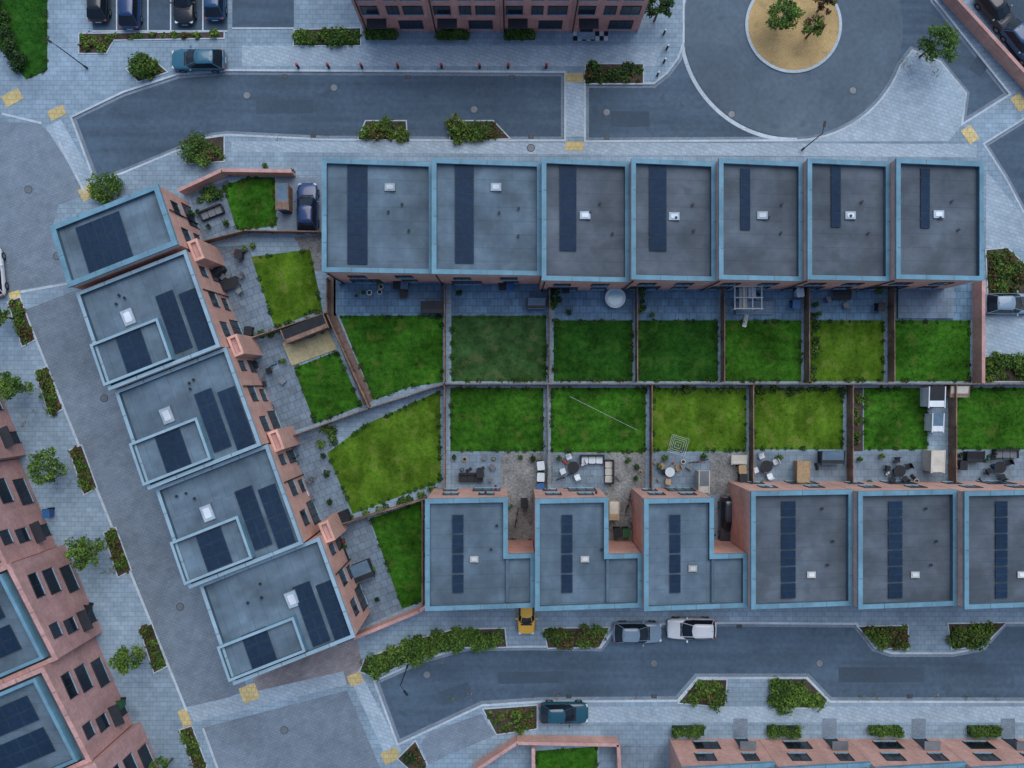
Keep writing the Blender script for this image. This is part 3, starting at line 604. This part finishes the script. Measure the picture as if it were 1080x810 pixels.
# ------------------------------------------------------------ cars
def car(px,py,rot,col,L_=4.35,Wd=1.8,Ht=1.48,z=0.0,estate=False):
    X,Y=W(px,py,z); e=empty('parked_car',(X,Y,z),rot); hw=Wd/2
    g=MB(); prof=[(-.5,.70,.52,.70),(-.485,.86,.36,.82),(-.44,.95,.25,.90),(-.32,1.0,.2,.93),(-.1,1.0,.2,.93),(.12,1.0,.2,.92),(.25,.99,.2,.90),(.36,.97,.22,.84),(.44,.92,.26,.76),(.485,.80,.36,.66),(.5,.62,.46,.58)]
    rings=[]
    for t,wf,zb,zt in prof:
        x=t*L_; w=hw*wf; rings.append([(x,-w*.9,zb),(x,-w,zb+.18*(zt-zb)+.08),(x,-w*.99,zb+.62*(zt-zb)),(x,-w*.93,zt-.05),(x,-w*.78,zt),(x,-w*.4,zt+.025),(x,0,zt+.035),(x,w*.4,zt+.025),(x,w*.78,zt),(x,w*.93,zt-.05),(x,w*.99,zb+.62*(zt-zb)),(x,w,zb+.18*(zt-zb)+.08),(x,w*.9,zb)])
    v=[q for r in rings for q in r]; n=13; f=[]
    for i in range(len(rings)-1):
        for j in range(n): f.append((i*n+j,(i+1)*n+j,(i+1)*n+(j+1)%n,i*n+(j+1)%n))
    f.append(tuple(range(n))); f.append(tuple(reversed(range((len(rings)-1)*n,len(rings)*n))))
    g.add(v,f,col); o=g.obj('body',e,smooth=True); sm=o.modifiers.new('s','SUBSURF'); sm.levels=1; sm.render_levels=1
    xb0,xb1=-.46*L_,.22*L_; xt0,xt1=(-.40 if estate else -.32)*L_,.02*L_; zb,zt=.90,Ht-.03; wb,wt=hw*.90,hw*.66
    cage=[[(xb0,-wb*.85),(xb0+.12,-wb*.97),(-.1,-wb),(xb1-.35,-wb*.97),(xb1-.04,-wb*.72),(xb1+.06,0),(xb1-.04,wb*.72),(xb1-.35,wb*.97),(-.1,wb),(xb0+.12,wb*.97),(xb0,wb*.85),(xb0-.05,0)],
          [(xt0,-wt*.85),(xt0+.1,-wt*.95),(-.3,-wt),(xt1-.2,-wt*.98),(xt1-.03,-wt*.8),(xt1+.05,0),(xt1-.03,wt*.8),(xt1-.2,wt*.98),(-.3,wt),(xt0+.1,wt*.95),(xt0,wt*.85),(xt0-.03,0)]]
    g=MB(); n=12; v=[(x,y,zb) for x,y in cage[0]]+[(x,y,zt-.05) for x,y in cage[1]]
    g.add(v,[(i,(i+1)%n,n+(i+1)%n,n+i) for i in range(n)],m_glass); g.obj('windows',e)
    g=MB(); sc=[(x,y,zt-.055) for x,y in cage[1]]; s2=[((x-(xt0+xt1)/2)*.93+(xt0+xt1)/2,y*.90,zt-.005) for x,y in cage[1]]; s3=[((x-(xt0+xt1)/2)*.6+(xt0+xt1)/2,y*.55,zt+.03) for x,y in cage[1]]
    g.add(sc+s2+s3,[(i,(i+1)%n,n+(i+1)%n,n+i) for i in range(n)]+[(n+i,n+(i+1)%n,2*n+(i+1)%n,2*n+i) for i in range(n)]+[tuple(range(2*n,3*n))],col); g.obj('roof_panel',e,smooth=True)
    g=MB()
    for i in (1,4,6,9): 
        a=Vector((*cage[0][i],zb-.01)); b=Vector((*cage[1][i],zt-.04)); g.tube(a,b,.03,.03,col,5)
    for i in (2,8): 
        a=Vector((*cage[0][i],zb)); b=Vector((*cage[1][i],zt-.04)); g.tube(a,b,.03,.03,m_dark,5)
    g.obj('pillars',e)
    g=MB()
    for sx,sy in [(.31,1),(.31,-1),(-.29,1),(-.29,-1)]:
        g.tube((sx*L_,sy*(hw-.2),.32),(sx*L_,sy*(hw-.005),.32),.32,.32,m_tyre,18); g.tube((sx*L_,sy*(hw-.01),.32),(sx*L_,sy*(hw+.005),.32),.2,.18,m_grey,12)
    g.obj('wheels',e)
    g=MB()
    for sy in (1,-1):
        g.box(xb1-.45,sy*(hw+.07),.88,.12,.2,.13,col,rot=sy*.1,bev=.03)
        g.box(.462*L_,sy*hw*.66,.60,.22,.30,.085,m_white,rot=-sy*.45,bev=.04)
        g.box(-.478*L_,sy*hw*.72,.70,.12,.26,.1,m_red,rot=sy*.3,bev=.03)
    g.box(.497*L_,0,.40,.06,.9,.14,m_dark); g.box(xb1+.05,0,.905,.14,hw*1.25,.025,m_dark,bev=.02)
    g.box(.505*L_,0,.36,.03,.5,.1,m_white); g.box(-.505*L_,0,.5,.03,.5,.1,m_white)
    g.tube((xb1+.05,-.3,.96),(xb1-.3,.25,1.13),.012,.01,m_dark,4)
    g.tube((xt0+.15,0,zt+.02),(xt0-.0,0,zt+.12),.02,.008,m_dark,5)
    g.obj('trim_and_lights',e)
c_teal=paint('paint_teal',(.03,.13,.20)); c_blue=paint('paint_blue',(.015,.07,.17)); c_white=paint('paint_white',(.75,.78,.80)); c_black=paint('paint_black',(.012,.016,.022)); c_yellow=paint('paint_yellow',(.75,.42,.04)); c_navy=paint('paint_navy',(.01,.04,.14)); c_pt=paint('paint_petrol',(.012,.075,.11)); c_sg=paint('paint_steel',(.20,.29,.37)); c_gr=paint('paint_graphite',(.035,.045,.06))
car(212,66,math.pi,c_teal,4.5); car(326,221,math.pi/2,c_navy,4.2); car(671,665,0,c_sg,4.1,z=RZ); car(728,661,math.pi,c_white,4.1,z=RZ,estate=True); car(594,749,0,c_pt,4.1)
car(768,547,-math.pi/2,c_gr,4.1,estate=True); car(1060,321,0,c_sg,4.3); car(555,646,-math.pi/2,c_yellow,3.3,1.5)
car(107,0,math.pi/2,c_black,4.2); car(140,6,math.pi/2,c_navy,4.4); car(197,2,-math.pi/2,c_black,4.2); car(229,-2,math.pi/2,c_blue,4.2)
car(-3,288,math.pi/2+.1,c_white,4.2); car(1047,14,-.9,c_black,4.2); car(1074,48,-.9,c_blue,4.2)
# ------------------------------------------------------------ street furniture
def lamp(px,py,rot,h=5.0):
    X,Y=W(px,py); e=empty('street_lamp',(X,Y,0),rot); g=MB(); g.cyl(0,0,0,.09,.5,m_dark,12); g.cyl(0,0,.5,.05,h-.5,m_dark,10,.035); g.tube((0,0,h-.1),(.5,0,h+.05),.03,.025,m_dark); g.box(.7,0,h+.02,.5,.18,.09,m_dark,bev=.04); g.box(.7,0,h+.005,.34,.12,.015,m_white); g.obj('column_and_head',e)
for a in [(92,72,2.6),(846,158,1.4),(430,702,-.9)]: lamp(*a)
for x in [315,347,382,420,466,506,536,576]:
    X,Y=W(x,71.5); g=MB(); g.cyl(X,Y,0,.11,.9,m_dark,12); g.cyl(X,Y,.8,.13,.18,m_red,12,.1); g.obj('bollard')
for x,y in [(700,36),(703,52),(700,66),(693,80)]:
    X,Y=W(x,y); g=MB(); g.cyl(X,Y,0,.09,.9,m_dark,12); g.cyl(X,Y,.9,.1,.1,m_white,12,.07); g.obj('bollard')
X,Y=W(623,38); g=MB()
for i in range(8):
    for j in range(2): g.box(X-1.3+i*.37,Y-.2+j*.4,0,.36,.39,.02,m_white if (i+j)%2 else m_dark)
g.obj('chequered_paving')
# ------------------------------------------------------------ garden objects
def shed(px,py,w,l,h=2.1,rot=0,roof=None,body=None,name='garden_shed'):
    X,Y=W(px,py,h); w/=S;l/=S; w*=.97;l*=.97; g=MB(); c,s=math.cos(rot),math.sin(rot)
    g.box(X,Y,0,w-.12,l-.12,h-.12,body or m_wood,rot)
    q=[(X+x*c-y*s,Y+x*s+y*c) for x,y in [(-w/2,-l/2),(w/2,-l/2),(w/2,l/2),(-w/2,l/2)]]
    f=lambda x,y:h-.1+.12*(((x-X)*-s+(y-Y)*c)/l); g.strip(q,lambda x,y:f(x,y)-.08,f,roof or m_dark); g.poly(q,f,roof or m_dark)
    for k in (-1,1):
        q2=[(X+x*c-y*s,Y+x*s+y*c) for x,y in [(k*w/2-.04,-l/2-.03),(k*w/2+.04,-l/2-.03),(k*w/2+.04,l/2+.03),(k*w/2-.04,l/2+.03)]]; g.strip(q2,lambda x,y:f(x,y)-.1,lambda x,y:f(x,y)+.03,body or m_wood); g.poly(q2,lambda x,y:f(x,y)+.03,body or m_wood)
    g.box(X+(l/2-.04)*s,Y-(l/2-.04)*c,.05,.7,.05,1.7 if h>1.8 else h-.3,m_frame,rot); g.obj(name)
for a in [(297,207,13,28,1.9,0,m_bluep),(321,347,48,16,2.0,TH,m_dark,m_wood),(456,324,24,13,1.2,0,m_dark,m_dark),(989,419,17,22,1.9,0,m_dark,m_white),(990,446,12,20,1.7,0,m_bluep,m_white),(990,487,14,24,1.9,0,m_cream,m_cream),
  (879,483,24,14,1.3,0,m_bluep,m_dark),(848,499,13,26,1.3,0,m_tan,m_tan),(743,509,11,24,1.8,0,m_grey,m_cream),(1013,413,20,12,1.2,0,m_cream,m_wood),(566,320,20,12,1.1,0,m_bluep,m_dark),(1030,482,18,12,1.0,0,m_dark,m_dark),(357,548,22,14,1.4,TH,m_dark,m_dark),(780,485,16,10,.9,0,m_cream,m_cream),(648,539,10,20,1.6,0,m_cream,m_tan),(380,604,24,20,1.3,TH,m_bluep,m_dark)]: shed(*a)
def bin_(px,py,m,rot=0):
    X,Y=W(px,py); e=empty('wheelie_bin',(X,Y,0),rot); g=MB(); g.add([(-.22,-.25,.05),(.22,-.25,.05),(.22,.25,.05),(-.22,.25,.05),(-.29,-.34,1),(.29,-.34,1),(.29,.34,1),(-.29,.34,1)],[(0,1,5,4),(1,2,6,5),(2,3,7,6),(3,0,4,7)],m)
    g.box(0,0,1.0,.62,.74,.06,m,bev=.06); g.box(0,.38,.98,.5,.07,.05,m_dark); g.tube((-.28,.3,.1),(.28,.3,.1),.1,.1,m_tyre,10); g.obj('bin_body',e)
m_binb=mat('bin_blue',(.03,.12,.3),None,bump=0,rough=.5); m_bing=mat('bin_green',(.03,.12,.05),None,bump=0,rough=.5)
for x,y,m in [(420,302,m_dark),(428,302,m_bluep),(427,311,m_dark),(530,303,m_dark),(538,303,m_binb),(596,306,m_dark),(840,310,m_white),(836,322,m_binb),(925,325,m_dark),(507,498,m_dark),(517,520,m_bing),(570,490,m_white),(570,502,m_white),(570,513,m_binb),(553,530,m_dark),(780,494,m_tan),(781,503,m_dark),(690,520,m_binb),(1010,490,m_dark),(255,270,m_dark),(205,240,m_binb),(265,350,m_dark),(277,440,m_binb),(330,545,m_dark),(362,590,m_dark),(55,540,m_binb),(95,640,m_dark),(130,740,m_bing),(650,560,m_dark),(659,560,m_bing)]:
    bin_(x,y,m,random.uniform(-.15,.15))
def table_set(px,py,mt,mc,n=4,r=.5,rect=False,rot=0):
    X,Y=W(px,py); e=empty('garden_table_set',(X,Y,0),rot); g=MB()
    if rect: 
        g.box(0,0,.7,1.5,.85,.04,mt,bev=.05)
        for sx in(-.65,.65):
            for sy in (-.35,.35): g.box(sx,sy,0,.05,.05,.7,mt)
    else: g.cyl(0,0,.7,r,.04,mt,24); g.cyl(0,0,0,.05,.7,mt,8); g.cyl(0,0,0,.25,.04,mt,12)
    g.obj('table',e); g=MB()
    for k in range(n):
        a=k*6.283/n+.4; d=r+.42; x,y=math.cos(a)*d*(1.25 if rect else 1),math.sin(a)*d
        g.box(x,y,.42,.46,.46,.06,mc,rot=a,bev=.05); g.box(x+math.cos(a)*.22,y+math.sin(a)*.22,.45,.05,.44,.42,mc,rot=a)
        for sx in(-.18,.18):
            for sy in(-.18,.18): g.box(x+sx,y+sy,0,.04,.04,.42,mc)
    g.obj('chairs',e)
table_set(945,496,m_dark,m_dark,5); table_set(604,492,m_dark,m_white,4); table_set(806,491,m_dark,m_white,4); table_set(705,497,m_white,m_tan,3,.4); table_set(1050,492,m_dark,m_dark,4)
table_set(245,300,m_dark,m_grey,4,rect=True,rot=TH); table_set(320,515,m_white,m_grey,4,rect=True,rot=-1.2); table_set(275,395,m_grey,m_dark,4,.45)
table_set(885,312,m_dark,m_grey,4,rect=True)
X,Y=W(649,314,.8); e=empty('hot_tub'); g=MB(); g.cyl(X,Y,0,.84,.72,m_grey,32)
po=[(X+.86*math.cos(i*.19635),Y+.86*math.sin(i*.19635)) for i in range(32)]; pi=[(X+.64*math.cos(i*.19635),Y+.64*math.sin(i*.19635)) for i in range(32)]
g.ring(po,pi,.82,m_white); g.strip(po,.66,.82,m_white); g.strip(pi,.5,.82,m_white,flip=True); g.poly(pi,.76,m_teal); g.obj('tub_shell',e)
def sofa(px,py,rot,m):
    X,Y=W(px,py); e=empty('garden_sofa',(X,Y,0),rot); g=MB(); g.box(0,0,.1,2.0,.75,.28,m_dark,bev=.06); g.box(0,.33,.38,2.0,.14,.38,m_dark,bev=.05)
    for k in (-.62,0,.62): g.box(k,-.05,.38,.58,.6,.12,m,bev=.06)
    g.box(-.95,0,.38,.14,.75,.2,m_dark); g.box(.95,0,.38,.14,.75,.2,m_dark); g.obj('sofa_frame_and_cushions',e)
sofa(497,503,0,m_dark); sofa(624,484,0,m_white); sofa(642,497,-1.57,m_cream); sofa(1058,478,0,m_grey); sofa(225,225,TH,m_grey); sofa(360,580,TH-1.57,m_grey)
X,Y=W(789,314,2.2); e=empty('garden_gazebo'); g=MB()
for sx in(-1.1,1.1):
    for sy in(-.9,.9): g.box(X+sx,Y+sy,0,.08,.08,2.2,m_white)
for sx in(-1.1,-.36,.36,1.1): g.box(X+sx,Y,2.2,.08,2.0,.1,m_white)
for sy in(-.9,0,.9): g.box(X,Y+sy,2.31,2.4,.08,.08,m_white)
g.box(X-.35,Y,2.02,.65,1.7,.015,m_cream); g.box(X+.38,Y+.4,2.02,.6,.9,.015,m_white); g.obj('gazebo_frame',e)
X,Y=W(786,337); g=MB(); g.box(X,Y,.04,.35,1.3,.1,m_white,rot=-.2,bev=.05); g.box(X+.03,Y+.1,.14,.3,1.2,.06,m_cream,rot=-.2,bev=.05)
for k in(-.5,.5): g.box(X,Y+k,0,.3,.05,.05,m_grey,rot=-.2)
g.obj('sun_lounger')
for x0,x1,y0,y1 in [(946,1005,303,336),(775,815,318,332)]:
    p=WL([(x0,y0),(x1,y0),(x1,y1),(x0,y1)]); g=MB(); g.prism(p,0,.25,m_patio2,m_patio2); g.obj('raised_terrace')
def airer(px,py):
    X,Y=W(px,py); e=empty('rotary_clothes_airer',(X,Y,0),.5); g=MB(); g.cyl(0,0,0,.03,1.9,m_white,8)
    for k in range(4):
        a=k*1.5708; g.tube((0,0,1.5),(math.cos(a)*1.05,math.sin(a)*1.05,1.95),.02,.02,m_grey,5)
    for r in (.35,.6,.82,1.02):
        for k in range(4):
            a=k*1.5708;b=a+1.5708; z=1.5+.43*r; g.tube((math.cos(a)*r,math.sin(a)*r,z),(math.cos(b)*r,math.sin(b)*r,z),.011,.011,m_white,4)
    g.obj('pole_and_lines',e)
airer(711,468)
g=MB(); a=W(600,418);b=W(668,452)
for k in range(12):
    t0=k/12;t1=(k+1)/12; f=lambda t:(a[0]+(b[0]-a[0])*t,a[1]+(b[1]-a[1])*t,1.9-.3*math.sin(math.pi*t)); g.tube(f(t0),f(t1),.009,.009,m_white,4)
g.cyl(a[0],a[1],0,.03,1.9,m_grey,8); g.cyl(b[0],b[1],0,.03,1.9,m_grey,8); g.obj('washing_line')
X,Y=W(232,288); e=empty('covered_barbecue'); g=MB(); g.box(X,Y,0,1.3,.7,.85,m_dark,rot=.9,bev=.1); g.box(X,Y,.85,.9,.6,.25,m_dark,rot=.9,bev=.12); g.obj('cover',e)
# bicycles leaning in courtyards
def bike(px,py,rot,m):
    X,Y=W(px,py); e=empty('bicycle',(X,Y,0),rot); g=MB()
    for x in (-.52,.52):
        pts=[(x+.33*math.cos(k*.5236),0,.34+.33*math.sin(k*.5236)) for k in range(12)]
        for k in range(12): g.tube(pts[k],pts[(k+1)%12],.022,.022,m_tyre,5)
    for a,b in [((-.52,0,.34),(-.1,0,.32)),((-.1,0,.32),(.36,0,.82)),((-.18,0,.85),(-.1,0,.32)),((-.16,0,.78),(.34,0,.85)),((.52,0,.34),(.34,0,.95)),((-.52,0,.34),(-.16,0,.78))]: g.tube(a,b,.02,.02,m,6)
    g.tube((.33,-.28,.98),(.33,.28,.98),.015,.015,m_dark,6); g.box(-.2,0,.86,.26,.14,.05,m_dark,bev=.04); g.obj('frame_and_wheels',e)
for a in [(662,530,1.3,m_red),(668,548,1.2,m_binb),(545,545,1.4,m_dark),(596,502,.4,m_bluep),(736,486,.2,m_red),(310,488,1.0,m_dark)]: bike(*a)
for (x,y) in [(480,482),(548,482),(560,485),(486,517),(590,484),(596,515),(660,484),(672,492),(668,505),(700,484),(694,492),(740,480),(800,512),(820,482),(905,482),(915,510),(930,482),(1010,480),(1042,512),(212,222),(222,212),(232,205),(240,235),(205,228),(222,238),(258,262),(268,262),(305,480),(312,498),(340,480),(350,530),(346,500),(365,575),(395,600),(400,630),(300,382),(340,350),(862,332),(858,322),(925,308),(688,332),(600,330),(485,310),(400,300)]:
    X,Y=W(x+random.uniform(-2,2),y+random.uniform(-2,2)); e=empty('potted_plant'); r=random.uniform(.14,.24); g=MB(); g.cyl(X,Y,.0,r*.75,.32,random.choice([m_tan,m_dark,m_brick2,m_grey]),12,r); g.obj('pot',e); leaves('plant_leaves',[(X,Y,.5,r*1.3)],900,.12,[random.choice([m_leaf,m_leaf2,m_leaf4])],e)
for pts,n_,r in [([(205,205),(232,193),(240,205),(212,216)],12,(.25,.45)),([(856,333),(851,402),(860,402),(864,335)],14,(.25,.4)),([(263,352),(290,346),(342,326),(345,332),(290,352),(262,360)],10,(.2,.4)),
   ([(366,545),(420,526),(464,510),(464,516),(400,540),(368,550)],14,(.2,.4)),([(235,180),(300,172),(312,184),(240,184)],6,(.2,.3)),([(581,300),(590,300),(590,336),(581,336)],8,(.25,.4)),([(672,298),(679,298),(679,336),(672,336)],6,(.2,.3)),([(795,409),(889,409),(889,414),(795,414)],12,(.2,.4)),([(688,409),(787,409),(787,413),(688,413)],10,(.15,.35)),([(895,411),(908,411),(908,474),(895,474)],7,(.2,.4)),([(335,448),(350,450),(356,474),(340,474)],6,(.3,.5))]:
    p=ccw(WL(pts)); bl=[(x,y,random.uniform(*r)*.6,random.uniform(*r)) for x,y in scatter(p,n_)]
    if bl: leaves('shrub_border',bl,420,.13,[m_leaf,m_leaf2,m_leaf4])
cols=[m_red,m_binb,m_white,m_tan,m_bluep,m_cream,m_bing,m_dark,m_dark]
for k in range(84):
    rg=random.choice([(585,680,480,520),(585,680,480,520),(690,740,480,520),(650,680,525,575),(300,345,480,540),(480,525,480,518),(215,250,265,330),(535,560,525,575),(800,890,480,512),(905,975,480,512),(765,840,302,330),(360,410,300,325),(1005,1075,480,512),(360,390,570,640),(265,300,380,440)])
    X,Y=W(random.uniform(rg[0],rg[1]),random.uniform(rg[2],rg[3])); a=random.random()*3; g=MB(); s=random.uniform(.2,.55); m=random.choice(cols)
    if k%3==0: g.box(X,Y,0,s,s*.7,.3,m,rot=a); g.box(X,Y,.3,s+.05,s*.7+.05,.04,m_grey,rot=a); g.obj('storage_crate')
    elif k%3==1: g.cyl(X,Y,0,s*.35,.2,m,14,s*.45); g.cyl(X,Y,.2,s*.3,.02,m_dark,14); g.obj('plastic_tub')
    else: g.box(X,Y,.1,s*1.2,.18,.14,m,rot=a,bev=.04); g.box(X,Y,.24,s*.4,.16,.14,m,rot=a,bev=.03); [g.tube((X+math.cos(a)*t-math.sin(a)*.12,Y+math.sin(a)*t+math.cos(a)*.12,.08),(X+math.cos(a)*t+math.sin(a)*.12,Y+math.sin(a)*t-math.cos(a)*.12,.08),.08,.08,m_tyre,8) for t in(-s*.4,s*.4)]; g.obj('toy_ride_on')
# ------------------------------------------------------------ light, camera
w=bpy.data.worlds.new('World'); scene.world=w; w.use_nodes=True; nt=w.node_tree
sky=nt.nodes.new('ShaderNodeTexSky'); sky.sky_type='NISHITA'; sky.sun_disc=False
EL,AZ=math.radians(60),math.radians(20)
sky.sun_elevation=EL; sky.sun_rotation=AZ
nt.links.new(sky.outputs[0],nt.nodes['Background'].inputs['Color']); nt.nodes['Background'].inputs['Strength'].default_value=.15
sd=bpy.data.lights.new('sun','SUN'); sd.energy=2.1; sd.angle=math.radians(55); sd.color=(1,.98,.95); so=bpy.data.objects.new('sun',sd); scene.collection.objects.link(so)
v=Vector((math.sin(AZ)*math.cos(EL),math.cos(AZ)*math.cos(EL),math.sin(EL))); so.rotation_euler=v.to_track_quat('Z','Y').to_euler(); so.location=(0,0,50)
cam=bpy.data.cameras.new('camera'); co_=bpy.data.objects.new('camera',cam); scene.collection.objects.link(co_); co_.location=(0,0,H); co_.rotation_euler=(0,0,0)
cam.sensor_width=36; cam.lens=18/(43.2/H); cam.clip_end=2000; scene.camera=co_
scene.view_settings.view_transform='Standard'; scene.view_settings.look='None'; scene.view_settings.exposure=0
